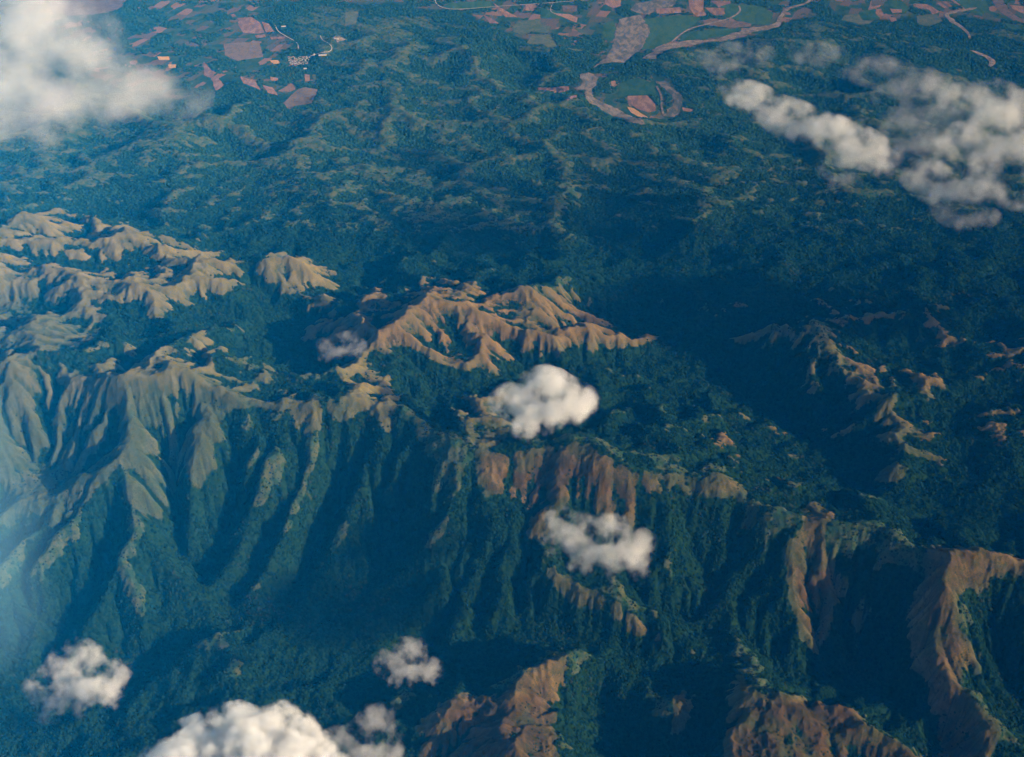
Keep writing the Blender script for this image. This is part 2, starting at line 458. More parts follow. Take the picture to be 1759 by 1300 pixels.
def grid_mesh(name, H, X, Y):
    n, m = H.shape
    me = bpy.data.meshes.new(name)
    co = np.stack([X, Y, H], -1).reshape(-1, 3).astype(np.float32)
    idx = np.arange(n * m, dtype=np.int32).reshape(n, m)
    q = np.stack([idx[:-1, :-1], idx[:-1, 1:], idx[1:, 1:], idx[1:, :-1]], -1).reshape(-1, 4)
    me.vertices.add(n * m); me.vertices.foreach_set('co', co.ravel())
    me.loops.add(q.size); me.loops.foreach_set('vertex_index', q.ravel())
    me.polygons.add(len(q)); me.polygons.foreach_set('loop_start', np.arange(0, q.size, 4, dtype=np.int32))
    me.polygons.foreach_set('use_smooth', np.ones(len(q), bool))
    me.update(calc_edges=True)
    return me

# ------------------------------------------------------------------ terrain and what grows on it
H, X, Y, FLAT, FLOW = terrain()
CELL = (np.hypot(X, Y) * DT).astype(np.float32)
PX, PY = seen(X, Y, H)

# open grassland as the photograph shows it; the second number is how dry and red it is
GRASS = [
    (0.25, [(-300, 400), (0, 402), (55, 358), (130, 366), (200, 383), (265, 413), (345, 430), (420, 458), (440, 470), (350, 525), (255, 562), (235, 530), (180, 515), (190, 560), (120, 520), (60, 500), (-300, 500)]),
    (0.30, [(415, 462), (490, 434), (560, 456), (602, 492), (560, 520), (500, 502), (450, 482)]),
    (0.10, [(-300, 500), (80, 490), (160, 520), (190, 570), (150, 580), (130, 605), (0, 600), (-300, 600)]),
    (0.15, [(-50, 600), (50, 590), (60, 625), (-50, 632)]), (0.15, [(145, 602), (190, 590), (200, 606), (160, 617)]),
    (0.25, [(195, 615), (230, 596), (285, 605), (300, 622), (345, 612), (318, 600), (330, 572), (368, 568), (370, 585), (398, 602), (350, 600), (382, 642), (300, 645), (220, 642)]),
    (0.22, [(-300, 622), (140, 626), (300, 620), (400, 643), (470, 648), (535, 692), (480, 702), (420, 695), (402, 690), (380, 730), (345, 845), (330, 850), (302, 690), (305, 860), (290, 882), (250, 898), (205, 850), (215, 790), (100, 905), (60, 880), (0, 900), (-300, 900)]),
    (0.35, [(500, 688), (560, 697), (600, 688), (585, 640), (580, 618), (612, 608), (660, 638), (695, 670), (684, 700), (684, 740), (655, 748), (640, 716), (560, 716), (530, 748), (510, 742)]),
    (0.72, [(512, 543), (560, 538), (606, 550), (628, 530), (622, 490), (662, 486), (666, 520), (700, 500), (718, 478), (805, 480), (830, 500), (960, 498), (1015, 520), (1065, 548), (1110, 568), (1165, 588), (1110, 592), (1060, 602), (990, 592), (905, 622), (862, 648), (800, 640), (740, 612), (700, 602), (640, 602), (590, 612), (560, 592), (515, 580)]),
    (0.45, [(775, 680), (860, 668), (905, 690), (862, 765), (808, 765), (788, 720)]),
    (0.80, [(808, 781), (900, 778), (960, 763), (1012, 763), (1062, 795), (1110, 806), (1150, 822), (1215, 828), (1235, 810), (1282, 830), (1285, 846), (1200, 845), (1180, 862), (1130, 838), (1110, 848), (1106, 910), (1080, 905), (1040, 895), (1000, 885), (975, 852), (945, 885), (955, 935), (900, 935), (888, 860), (828, 852)]),
    (0.75, [(1258, 580), (1300, 560), (1318, 570), (1280, 592)]), (0.85, [(1328, 568), (1362, 562), (1398, 600), (1368, 604)]),
    (0.70, [(1428, 602), (1460, 608), (1500, 632), (1550, 634), (1522, 652), (1512, 694), (1488, 682), (1468, 650)]),
    (0.85, [(1558, 640), (1590, 622), (1624, 650), (1604, 678), (1570, 662)]), (0.40, [(1508, 712), (1535, 708), (1552, 750), (1530, 765)]),
    (0.40, [(1570, 712), (1594, 718), (1592, 764), (1574, 752)]), (0.45, [(1528, 758), (1600, 775), (1650, 800), (1580, 790)]), (0.45, [(1518, 778), (1552, 818), (1498, 835)]),
    (0.9, [(1678, 736), (1700, 726), (1745, 748)]), (0.95, [(1598, 575), (1640, 578), (1684, 602), (1630, 594)]), (1.0, [(1700, 602), (1770, 585), (1770, 618)]), (0.7, [(1438, 527), (1490, 517), (1482, 537)]),
    (0.85, [(1370, 863), (1400, 860), (1462, 890), (1405, 897), (1412, 930), (1432, 970), (1467, 1020), (1452, 1042), (1430, 1032), (1422, 1085), (1402, 1140), (1380, 1095), (1352, 1010), (1348, 940), (1388, 892)]),
    (0.80, [(1478, 898), (1555, 932), (1500, 920)]),
    (0.80, [(1588, 936), (1700, 948), (1900, 980), (1900, 1005), (1700, 985), (1700, 1040), (1660, 1005), (1642, 1020), (1642, 1070), (1692, 1140), (1672, 1170), (1640, 1130), (1652, 1200), (1712, 1250), (1702, 1320), (1600, 1320), (1593, 1180), (1558, 1110), (1553, 1060), (1573, 1005), (1598, 1000)]),
    (0.85, [(1480, 1040), (1503, 1028), (1482, 1100), (1492, 1150), (1470, 1172), (1463, 1090)]),
    (0.80, [(715, 1232), (800, 1188), (860, 1200), (900, 1162), (967, 1112), (974, 1170), (952, 1230), (965, 1400), (720, 1400)]), (0.85, [(1158, 1200), (1196, 1173), (1192, 1230), (1150, 1285)]),
    (0.90, [(1252, 1180), (1278, 1158), (1308, 1200), (1320, 1188), (1400, 1203), (1470, 1218), (1492, 1250), (1640, 1330), (1640, 1400), (1245, 1400)]),
    (0.9, [(930, 950), (965, 988), (1035, 1027), (1135, 1086), (1210, 1128), (1200, 1136), (1122, 1100), (1022, 1046), (952, 1012)]),
    (0.4, [(700, 1186), (762, 1192), (760, 1200), (700, 1192)]), (0.8, [(1280, 860), (1300, 885), (1290, 930), (1278, 900)]),
]
wob = 9.0
wpx = PX + wob * fbm(X, Y, 260, 3, 301); wpy = PY + wob * 0.7 * fbm(X, Y, 260, 3, 311)
open_ = np.zeros(H.shape, np.float32); dry = np.zeros(H.shape, np.float32)
for d, poly in GRASS:
    k = inside(poly, wpx, wpy)
    open_[k] = 1.0; dry[k] = d
open_ = blur(open_, 5); dry = blur(dry, 8)
tpi = (H - blur(H, 7)) / (CELL * 1.4)                       # + on ribs and crests, - in gullies
tpi2 = (H - blur(H, 28)) / (CELL * 5.0)
low = sstep(8700, 10200, Y)
plain = np.maximum(FLAT, sstep(15500, 17500, Y))
n1 = fbm(X, Y, 420, 4, 401); n2 = fbm(X, Y, 150, 3, 421)
east = sstep(1180, 1280, PX) * sstep(900, 820, PY) * sstep(490, 530, PY)
tw = 0.12 + 0.75 * open_ + 0.45 * east
open_[inside(GRASS[2][1], wpx, wpy)] *= 1.5
n3 = fbm(X, Y, 55, 2, 427)
face = 1 - sstep(6100, 6400, Y)
grass = (0.68 + 0.18 * face) * open_ + tw * (1 - 0.45 * face) * (0.40 * np.clip(tpi, -1, 1) + 0.30 * np.clip(tpi2, -1, 1)) + 0.34 * n1 + 0.32 * n2 + 0.26 * n3 + 0.03 * east
dry = np.maximum(dry, 0.75 * east * (0.5 + n1))
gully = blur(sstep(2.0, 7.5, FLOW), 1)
grass = grass - 0.40 * gully + 0.04
grass = sstep(0.26, 0.74, grass)
# clearings on the ribs of the foothills: narrow light strips that run down to the right
cu, cv = X * 0.78 - Y * 0.62, X * 0.62 + Y * 0.78
clear = 0.55 * np.clip(tpi * 1.3, -1, 1) + 0.62 * fbm(cu * 0.35, cv, 85, 3, 431, gain=0.65) + 0.55 * fbm(X, Y, 1100, 3, 441) + 0.09 + 0.20 * sstep(600, -4000, X) * low
clear = clear + 0.30 * blur(inside([(1195, 290), (1260, 285), (1305, 330), (1290, 372), (1220, 388), (1190, 340)], wpx, wpy).astype(np.float32), 6)
clear = sstep(0.14, 0.44, clear) * low * (1 - plain)
clear = np.maximum(clear, 0.75 * sstep(0.68, 0.85, 0.5 * tpi2 + 0.6 * n1 + 0.4 * n2) * (1 - low) * (1 - open_))
rust = sstep(0.1, 0.6, fbm(X, Y, 500, 3, 451) + 0.4 * dry) * (1 - low)
bright = np.zeros(H.shape, np.float32)
for poly in (GRASS[0][1], GRASS[1][1], GRASS[5][1], GRASS[7][1]):
    bright[inside(poly, wpx, wpy)] = 1.0
bright = blur(bright, 8)
cover = np.stack([grass, clear, dry, plain], -1).reshape(-1, 4).astype(np.float32)

me = grid_mesh('terrain', H, X, Y)
at_c = me.attributes.new('cover', 'FLOAT_COLOR', 'POINT'); at_c.data.foreach_set('color', cover.ravel())
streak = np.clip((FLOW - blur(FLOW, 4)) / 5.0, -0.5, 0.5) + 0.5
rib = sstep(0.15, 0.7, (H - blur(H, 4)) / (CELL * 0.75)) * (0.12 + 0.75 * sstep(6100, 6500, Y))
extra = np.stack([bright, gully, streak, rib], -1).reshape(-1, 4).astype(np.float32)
at_e = me.attributes.new('extra', 'FLOAT_COLOR', 'POINT'); at_e.data.foreach_set('color', extra.ravel())
m, N, out = material('land')
geo = N.add('ShaderNodeNewGeometry'); pos = geo.outputs['Position']
att = N.add('ShaderNodeAttribute', attribute_name='cover', attribute_type='GEOMETRY')
sep = N.add('ShaderNodeSeparateColor', {0: att.outputs['Color']})
g_, c_, d_, p_ = sep.outputs[0], sep.outputs[1], sep.outputs[2], att.outputs['Alpha']
fine = N.noise(pos, 1 / 26.0, 4.0, 0.62); mid = N.noise(pos, 1 / 140.0, 5.0, 0.6); big = N.noise(pos, 1 / 900.0, 3.0)
edge = N.math('ADD', g_, N.math('MULTIPLY', N.math('SUBTRACT', fine, 0.5), 0.9))
gm = N.step(edge, 0.30, 0.70)
cm = N.step(N.math('ADD', c_, N.math('MULTIPLY', N.math('SUBTRACT', fine, 0.5), 1.0)), 0.45, 0.75)
forest_c = N.mix(N.step(fine, 0.35, 0.7), (0.007, 0.026, 0.013), (0.018, 0.048, 0.020))
olive = N.mix(N.step(mid, 0.35, 0.68), (0.042, 0.074, 0.042), (0.098, 0.110, 0.060))
tan = N.mix(N.step(mid, 0.36, 0.66), (0.080, 0.057, 0.026), (0.190, 0.130, 0.056))
grass_c = N.mix(N.step(N.math('ADD', d_, N.math('MULTIPLY', N.math('SUBTRACT', big, 0.5), 0.8)), 0.15, 0.75), olive, tan)
grass_c = N.mix(N.math('MULTIPLY', N.step(fine, 0.50, 0.64), 0.55), grass_c, (0.026, 0.040, 0.018))
att2 = N.add('ShaderNodeAttribute', attribute_name='extra', attribute_type='GEOMETRY')
sep2 = N.add('ShaderNodeSeparateColor', {0: att2.outputs['Color']})
straw = N.mix(N.step(mid, 0.36, 0.66), (0.112, 0.106, 0.046), (0.225, 0.188, 0.084))
umber = N.mix(N.step(mid, 0.36, 0.66), (0.042, 0.035, 0.019), (0.118, 0.072, 0.032))
grass_c = N.mix(N.step(d_, 0.72, 0.80), grass_c, umber)
grass_c = N.mix(N.math('MULTIPLY', N.step(N.noise(pos, 1 / 260.0, 5.0, 0.68), 0.46, 0.62), 0.75), grass_c, (0.062, 0.078, 0.034))
grass_c = N.mix(N.math('MULTIPLY', sep2.outputs[0], 0.85), grass_c, N.mix(N.math('MULTIPLY', N.step(N.noise(pos, 1 / 180.0, 5.0, 0.68), 0.48, 0.62), 0.7), straw, (0.078, 0.095, 0.042)))
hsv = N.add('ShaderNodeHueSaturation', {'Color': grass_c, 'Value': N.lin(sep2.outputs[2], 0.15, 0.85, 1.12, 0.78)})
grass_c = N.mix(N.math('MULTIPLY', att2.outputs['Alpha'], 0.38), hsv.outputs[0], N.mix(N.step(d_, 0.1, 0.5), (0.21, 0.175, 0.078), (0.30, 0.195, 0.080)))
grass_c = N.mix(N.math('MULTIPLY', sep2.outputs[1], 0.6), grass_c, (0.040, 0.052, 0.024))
mid2 = N.noise(pos, 1 / 60.0, 4.0, 0.65)
clear_c = N.mix(N.step(mid2, 0.38, 0.62), (0.030, 0.072, 0.040), (0.090, 0.104, 0.054))
col = N.mix(cm, forest_c, clear_c)
col = N.mix(gm, col, grass_c)
turn = N.add('ShaderNodeVectorRotate', {'Vector': pos, 'Axis': (0, 0, 1), 'Angle': 0.35}).outputs[0]
cells = N.add('ShaderNodeTexVoronoi', {'Vector': N.vmath('MULTIPLY', turn, (1.0, 0.55, 0.0)), 'Scale': 1 / 130.0, 'Randomness': 0.75}, distance='CHEBYCHEV')
rc = N.add('ShaderNodeSeparateColor', {0: cells.outputs['Color']})
pl = N.mix(N.step(mid, 0.40, 0.62), (0.020, 0.056, 0.034), (0.044, 0.078, 0.040))
pl = N.mix(N.math('MULTIPLY', N.step(N.math('ADD', rc.outputs[0], N.math('MULTIPLY', N.math('SUBTRACT', big, 0.5), 1.2)), 0.50, 0.54), 0.8), pl, N.mix(rc.outputs[1], (0.060, 0.082, 0.048), (0.155, 0.092, 0.070)))
pl = N.mix(N.math('MULTIPLY', N.step(rc.outputs[2], 0.90, 0.92), 0.85), pl, (0.23, 0.135, 0.10))
col = N.mix(N.step(N.math('ADD', p_, N.math('MULTIPLY', N.math('SUBTRACT', big, 0.5), 0.9)), 0.55, 0.8), col, pl)
bmp = N.add('ShaderNodeBump', {'Strength': 1.0, 'Distance': 9.0, 'Height': N.noise(pos, 1 / 22.0, 5.0, 0.62)})
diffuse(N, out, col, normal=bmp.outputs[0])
me.materials.append(m)
LAND = m
terrain_o = tag(link(bpy.data.objects.new('terrain', me)), kind='structure')


# the land goes on beyond the sheet, out to the horizon
pm = bpy.data.meshes.new('plain')
e = 90000.0
pm.from_pydata([(-e, -20000, -25), (e, -20000, -25), (e, e, -25), (-e, e, -25)], [], [(0, 1, 2, 3)])
m, N, out = material('far_land')
pos = N.add('ShaderNodeNewGeometry').outputs['Position']
f1 = N.noise(pos, 1 / 600.0, 5.0, 0.6)
diffuse(N, out, N.mix(N.step(f1, 0.4, 0.62), (0.03, 0.07, 0.03), (0.11, 0.11, 0.05)))
pm.materials.append(m)
tag(link(bpy.data.objects.new('plain', pm)), kind='structure')

# ------------------------------------------------------------------ farmland, rivers and roads on the plain
def ground(x, y):
    i = np.clip(np.log(np.hypot(x, y) / R0) / DT, 0, NR - 1.001); j = np.clip((np.arctan2(x, y) - TH0) / DT, 0, NT - 1.001)
    a, b = int(i), int(j); u, v = i - a, j - b
    return float((H[a, b] * (1 - v) + H[a, b + 1] * v) * (1 - u) + (H[a + 1, b] * (1 - v) + H[a + 1, b + 1] * v) * u)

def on_ground(px, py):
    z = 60.0
    for _ in range(6):
        x, y, _z = at(px, py, z); z = ground(x, y)
    return x, y

BUILT = np.zeros(H.shape, bool)      # where no trees stand

def keep_clear(pts):
    p = np.array(pts)
    r = np.hypot(p[:, 0], p[:, 1]); t = np.arctan2(p[:, 0], p[:, 1])
    a = max(0, int(math.log(r.min() * 0.995 / R0) / DT)); b = min(NR, int(math.log(r.max() * 1.005 / R0) / DT) + 2)
    c = max(0, int((t.min() - TH0) / DT)); d = min(NT, int((t.max() - TH0) / DT) + 2)
    if a < b and c < d:
        s_ = (slice(a, b), slice(c, d))
        BUILT[s_] |= inside([(q[0], q[1]) for q in pts], X[s_], Y[s_])

def land_material(name, c0, c1, size, streak=None):
    m, N, out = material(name)
    geo = N.add('ShaderNodeNewGeometry'); p = geo.outputs['Position']
    rnd = N.add('ShaderNodeObjectInfo').outputs['Random']
    if streak:
        p = N.vmath('MULTIPLY', p, streak)
    f = N.noise(p, 1 / size, 5.0, 0.62, 0.6)
    f = N.math('ADD', N.step(f, 0.34, 0.66), N.math('MULTIPLY', N.math('SUBTRACT', rnd, 0.5), 0.7), clamp=True)
    diffuse(N, out, N.mix(f, c0, c1))
    return m
PINK = land_material('bare_soil', (0.15, 0.085, 0.066), (0.29, 0.175, 0.138), 60.0, (1, 0.35, 1))
ORANGE = land_material('stubble', (0.36, 0.20, 0.09), (0.48, 0.30, 0.14), 50.0)
GREEN = land_material('paddy', (0.022, 0.065, 0.036), (0.048, 0.098, 0.048), 90.0, (1, 0.4, 1))
PALE = land_material('pasture', (0.060, 0.088, 0.050), (0.115, 0.120, 0.068), 80.0)
BROWN = land_material('fallow', (0.095, 0.070, 0.055), (0.16, 0.115, 0.088), 70.0)
GRAVEL = land_material('gravel', (0.070, 0.075, 0.070), (0.22, 0.18, 0.155), 75.0, (1, 0.45, 1))
SAND = land_material('pale_gravel', (0.12, 0.10, 0.085), (0.30, 0.24, 0.205), 60.0)
ASPHALT = land_material('concrete_road', (0.30, 0.28, 0.26), (0.42, 0.39, 0.36), 30.0)
LEVEL = [0]

def drape(name, pts, mat, lift, rough=0.0, parent=None):
    """a sheet laid over the ground inside an outline; ragged edge if asked for"""
    p = [np.array(q, float) for q in pts]
    out = []
    for a, b in zip(p, p[1:] + p[:1]):
        L = np.linalg.norm(b - a); k = max(1, int(L / 22.0))
        nrm = np.array([-(b - a)[1], (b - a)[0]]) / max(L, 1e-6)
        for t in range(k):
            q = a + (b - a) * t / k
            if rough:
                q = q + nrm * rough * (float(vnoise(np.array([q[0] / 60]), np.array([q[1] / 60]), 77)[0]) + 0.6 * float(vnoise(np.array([q[0] / 23]), np.array([q[1] / 23]), 78)[0]))
            out.append(q)
    from mathutils.geometry import delaunay_2d_cdt
    P = np.array(out); n = len(P)
    xs = np.arange(P[:, 0].min() + 17, P[:, 0].max(), 40.0); ys = np.arange(P[:, 1].min() + 17, P[:, 1].max(), 40.0)
    extra = []
    if len(xs) and len(ys):
        gx, gy = np.meshgrid(xs, ys); k = inside([tuple(q) for q in P], gx, gy)
        extra = list(zip(gx[k], gy[k]))
    vs_ = [Vector((float(a), float(b))) for a, b in list(P) + extra]
    r = delaunay_2d_cdt(vs_, [], [list(range(n))], 1, 1e-3)
    vz = [(v.x, v.y, ground(v.x, v.y) + lift) for v in r[0]]
    me_ = bpy.data.meshes.new(name)
    me_.from_pydata(vz, [], [list(f) for f in r[2]]); me_.materials.append(mat)
    if len(me_.polygons) and me_.polygons[0].normal.z < 0:
        me_.flip_normals()
    keep_clear(P)
    return link(bpy.data.objects.new(name, me_), parent)

def field(px_pts, mat, rough=5.0):
    LEVEL[0] += 1
    o = drape('crop_field', [on_ground(*q) for q in px_pts], mat, 2.0 + 0.10 * (LEVEL[0] % 12), rough)
    return tag(o, kind='structure')

def zoomed(x0, y0, s):
    return lambda pts: [(x0 + a / s, y0 + b / s) for a, b in pts]
A_, B_, C_, D_, E_ = zoomed(950, 0, 3.909), zoomed(1380, 0, 4.641), zoomed(350, 0, 4.3975), zoomed(700, 0, 4.3975), zoomed(0, 0, 2.932)

# backdrop pieces first, smaller pieces on top
for z, mat, polys in (
    (A_, GREEN, [[(450, 560), (560, 520), (680, 560), (690, 640), (630, 635), (500, 642), (440, 650)], [(600, 130), (860, 100), (1000, 120), (850, 240), (700, 330), (600, 330)], [(870, 225), (1080, 195), (1250, 190), (1230, 230), (1000, 262), (860, 275)], [(1120, 20), (1400, 40), (1480, 90), (1450, 170), (1330, 160), (1150, 110)]]),
    (B_, GREEN, [[(440, 100), (570, 70), (640, 130), (560, 160), (460, 150)], [(670, 0), (780, 0), (850, 70), (800, 110), (700, 60)], [(1600, 180), (1680, 200), (1759, 190), (1759, 230), (1640, 230)], [(1200, 0), (1450, 0), (1480, 60), (1420, 130), (1330, 90), (1280, 60)]]),
    (B_, PALE, [[(900, 130), (1060, 110), (1110, 170), (1000, 215), (910, 190)], [(330, 120), (440, 110), (470, 160), (560, 165), (520, 195), (440, 190), (300, 160)]]),
    (D_, GREEN, [[(330, 20), (620, 10), (640, 50), (480, 66), (340, 68), (270, 50)], [(1480, 180), (1560, 150), (1590, 260), (1520, 330), (1470, 250)], [(1000, 60), (1200, 95), (1220, 140), (1020, 140)]]),
    (C_, BROWN, [[(150, 330), (420, 310), (450, 430), (260, 460), (160, 420)]]),
    (E_, BROWN, [[(240, 0), (640, 0), (560, 60), (450, 75), (340, 80), (270, 60)]]),
    (A_, PINK, [[(500, 645), (630, 640), (690, 700), (690, 745), (640, 755), (560, 730), (510, 690)], [(910, 0), (1010, 0), (1010, 60), (1030, 105), (960, 110), (915, 60)], [(1020, 52), (1150, 55), (1155, 95), (1080, 105)], [(1060, 5), (1190, 5), (1190, 25), (1110, 48)], [(0, 90), (110, 95), (165, 120), (160, 155), (100, 130)], [(345, 0), (455, 0), (455, 40), (400, 55), (350, 30)], [(690, 60), (850, 50), (860, 85), (700, 95)], [(80, 675), (160, 642), (160, 655), (100, 680)], [(865, 720), (945, 735), (940, 752), (870, 745)], [(390, 545), (420, 540), (425, 575), (395, 590)]]),
    (A_, ORANGE, [[(495, 715), (545, 728), (640, 790), (600, 795), (530, 760)]]),
    (A_, BROWN, [[(1010, 140), (1060, 125), (1330, 150), (1330, 180), (1180, 185), (1080, 175), (1015, 165)], [(60, 40), (160, 35), (160, 80), (70, 80)], [(140, 590), (215, 565), (225, 600), (160, 610)]]),
    (B_, PINK, [[(580, 72), (620, 72), (645, 125), (610, 140), (575, 110)], [(515, 65), (630, 35), (600, 60)], [(690, 70), (785, 75), (785, 100), (710, 105)], [(680, 140), (740, 140), (745, 165), (700, 175)], [(890, 30), (990, 35), (1095, 95), (1030, 115), (1005, 78), (900, 60)], [(1060, 25), (1090, 20), (1150, 60), (1120, 65)], [(1110, 15), (1135, 12), (1190, 50), (1165, 55)], [(1170, 0), (1200, 0), (1270, 40), (1240, 45)], [(1640, 40), (1759, 50), (1759, 110), (1680, 80)]]),
    (B_, BROWN, [[(1500, 0), (1590, 0), (1640, 85), (1720, 142), (1759, 150), (1759, 185), (1680, 165), (1560, 90)]]),
    (C_, PINK, [[(265, 135), (360, 130), (425, 170), (460, 250), (380, 255), (300, 250), (260, 190)], [(436, 162), (490, 180), (535, 240), (470, 245)], [(200, 110), (235, 105), (250, 125), (215, 130)], [(270, 570), (310, 590), (390, 610), (430, 680), (350, 650), (300, 630)], [(440, 640), (520, 660), (560, 720), (490, 705)], [(500, 580), (560, 590), (560, 615), (510, 610)], [(385, 265), (460, 260), (470, 280), (400, 290)], [(500, 280), (620, 275), (600, 295), (510, 298)], [(760, 560), (800, 565), (805, 615), (765, 615)], [(0, 465), (50, 520), (80, 560), (60, 590), (0, 570)], [(60, 600), (110, 590), (155, 640), (90, 685)]]),
    (C_, ORANGE, [[(490, 455), (560, 455), (580, 480), (530, 485)]]),
    (C_, BROWN, [[(705, 680), (770, 660), (860, 675), (850, 710), (820, 780), (700, 800), (650, 830), (600, 780), (640, 740)]]),
    (C_, PALE, [[(1070, 90), (1170, 85), (1150, 180), (1065, 200)], [(820, 565), (845, 560), (850, 610), (825, 615)]]),
    (D_, PINK, [[(640, 12), (690, 52), (830, 130), (740, 130), (700, 90)], [(570, 110), (620, 130), (700, 180), (620, 175)], [(890, 35), (945, 35), (955, 85), (890, 80)], [(985, 672), (1220, 655), (1220, 682), (1150, 700), (985, 692)]]),
    (D_, PALE, [[(795, 200), (830, 165), (1000, 140), (1010, 190), (1090, 200), (1060, 250), (940, 240), (860, 265), (800, 240)], [(930, 270), (1080, 260), (1130, 350), (1060, 360), (1020, 335), (900, 330)], [(1170, 40), (1270, 40), (1285, 85), (1200, 85)], [(1255, 210), (1300, 215), (1380, 265), (1310, 255)], [(1185, 360), (1330, 378), (1280, 388)]]),
    (E_, ORANGE, [[(790, 285), (850, 285), (855, 302), (800, 302)], [(845, 325), (887, 325), (887, 342), (850, 342)]]),
):
    for poly in polys:
        field(z(poly), mat)

def gravel_bed(px_pts, mat=GRAVEL, lift=3.6):
    return tag(drape('river_bed', [on_ground(*q) for q in px_pts], mat, lift, 16.0), kind='structure')
gravel_bed(A_([(440, 130), (580, 100), (650, 190), (640, 250), (580, 340), (480, 420), (330, 430), (270, 455), (350, 390), (400, 310), (420, 220)]))
gravel_bed(A_([(520, 60), (560, 25), (700, 0), (830, 0), (800, 45), (690, 62), (640, 100), (560, 90)]))
gravel_bed(A_([(170, 500), (240, 485), (310, 525), (285, 580), (250, 610), (270, 650), (330, 690), (430, 730), (520, 780), (610, 830), (600, 842), (500, 820), (420, 785), (330, 745), (240, 690), (215, 640), (220, 600), (160, 600), (200, 550)]))
gravel_bed(A_([(690, 550), (760, 540), (800, 590), (860, 640), (870, 690), (840, 770), (800, 785), (740, 780), (760, 740), (810, 700), (800, 640), (740, 590)]))

def ribbon(name, px_pts, widths, mat, lift, wob_=0.0):
    """a strip with round bends; widths in metres"""
    p = np.array([on_ground(*q) for q in px_pts])
    w = np.array(widths if hasattr(widths, '__len__') else [widths] * len(p), float)
    for _ in range(3):                                   # corner cutting
        q = np.empty((2 * len(p), 2)); q[0::2] = 0.75 * p + 0.25 * np.vstack([p[1:], p[-1:]]); q[1::2] = 0.25 * p + 0.75 * np.vstack([p[1:], p[-1:]])
        p = np.vstack([p[:1], q[:-2], p[-1:]])
        v = np.empty(2 * len(w)); w1 = np.append(w[1:], w[-1]); v[0::2] = 0.75 * w + 0.25 * w1; v[1::2] = 0.25 * w + 0.75 * w1
        w = np.concatenate([w[:1], v[:-2], w[-1:]])
    d = np.gradient(p, axis=0); d /= np.maximum(np.linalg.norm(d, axis=1), 1e-6)[:, None]
    nr = np.stack([-d[:, 1], d[:, 0]], -1)
    k1 = 1 + wob_ * vnoise(p[:, 0] / 90, p[:, 1] / 90, 61); k2 = 1 + wob_ * vnoise(p[:, 0] / 90, p[:, 1] / 90, 62)
    L = p + nr * (w * 0.5 * k1)[:, None]; Rr = p - nr * (w * 0.5 * k2)[:, None]
    vv, ff = [], []
    for a, b in zip(L, Rr):
        for t in (0, 0.5, 1):
            q = a + (b - a) * t; vv.append((q[0], q[1], ground(*q) + lift))
    for i in range(len(p) - 1):
        for t in (0, 1):
            a = i * 3 + t; ff.append((a, a + 1, a + 4, a + 3))
    me_ = bpy.data.meshes.new(name); me_.from_pydata(vv, [], ff); me_.materials.append(mat)
    if me_.polygons[0].normal.z < 0:
        me_.flip_normals()
    g = 4.0
    keep_clear(list(p + nr * (w * 0.5 + g)[:, None]) + list((p - nr * (w * 0.5 + g)[:, None])[::-1]))
    return tag(link(bpy.data.objects.new(name, me_)), kind='structure')

ribbon('river_bed', A_([(640, 395), (700, 350), (760, 315), (850, 300), (920, 285), (1000, 280), (1100, 270), (1200, 250), (1300, 215), (1400, 190), (1500, 178), (1530, 110), (1560, 65), (1620, 45), (1710, 20), (1730, -10)]),
       [150, 190, 190, 150, 130, 120, 130, 140, 150, 160, 80, 55, 60, 50, 45, 45], SAND, 4.2, 0.5)
ribbon('river_bed', B_([(1380, 62), (1280, 82), (1160, 102), (1142, 130), (1190, 170), (1235, 205), (1290, 240), (1330, 310)]), [45, 60, 70, 60, 80, 70, 45, 30], SAND, 4.3, 0.5)
ribbon('river_bed', B_([(1320, 402), (1380, 415), (1430, 440), (1500, 470), (1510, 510), (1480, 550)]), [40, 70, 80, 80, 60, 30], SAND, 4.3, 0.5)
ribbon('stream', A_([(1250, 40), (1262, 75), (1200, 120), (1090, 150), (920, 190), (850, 235), (800, 280)]), 26, SAND, 4.5, 0.3)
ribbon('stream', A_([(695, 580), (735, 650), (722, 700), (740, 770)]), 24, SAND, 4.7, 0.3)
ribbon('stream', A_([(280, 520), (275, 570), (225, 615), (225, 650), (270, 690), (350, 715), (430, 745), (520, 790), (605, 835)]), 34, SAND, 4.9, 0.4)
ribbon('road', D_([(203, -20), (208, 5), (222, 35), (262, 60), (335, 72), (450, 68), (580, 58), (700, 48), (820, 40), (945, 32), (1080, 22), (1200, 12), (1330, 3), (1430, -8)]), 14, ASPHALT, 5.4)
ribbon('road', C_([(538, 190), (565, 245), (630, 280), (710, 320), (716, 372)]), 11, ASPHALT, 5.3)
ribbon('road', C_([(880, 268), (890, 300), (930, 322), (972, 355), (962, 385), (920, 400), (850, 410), (785, 432), (770, 450)]), 9, ASPHALT, 5.2)
ribbon('road', C_([(945, 260), (1010, 275), (1096, 308)]), 9, ASPHALT, 5.1)
ribbon('road', D_([(1100, 24), (1080, 60), (1082, 95), (1130, 105)]), 9, ASPHALT, 5.0)

# ------------------------------------------------------------------ the hamlet
def plain_paint(name, c):
    m, N, out = material(name)
    p = N.add('ShaderNodeNewGeometry').outputs['Position']
    f = N.noise(p, 0.3, 3.0)
    diffuse(N, out, N.mix(f, tuple(k * 0.8 for k in c), c))
    return m
WALL = plain_paint('plaster', (0.62, 0.58, 0.52))
ROOFS = [plain_paint('tin_roof', (0.36, 0.37, 0.38)), plain_paint('pale_roof', (0.46, 0.44, 0.41)), plain_paint('rusty_roof', (0.34, 0.18, 0.13))]

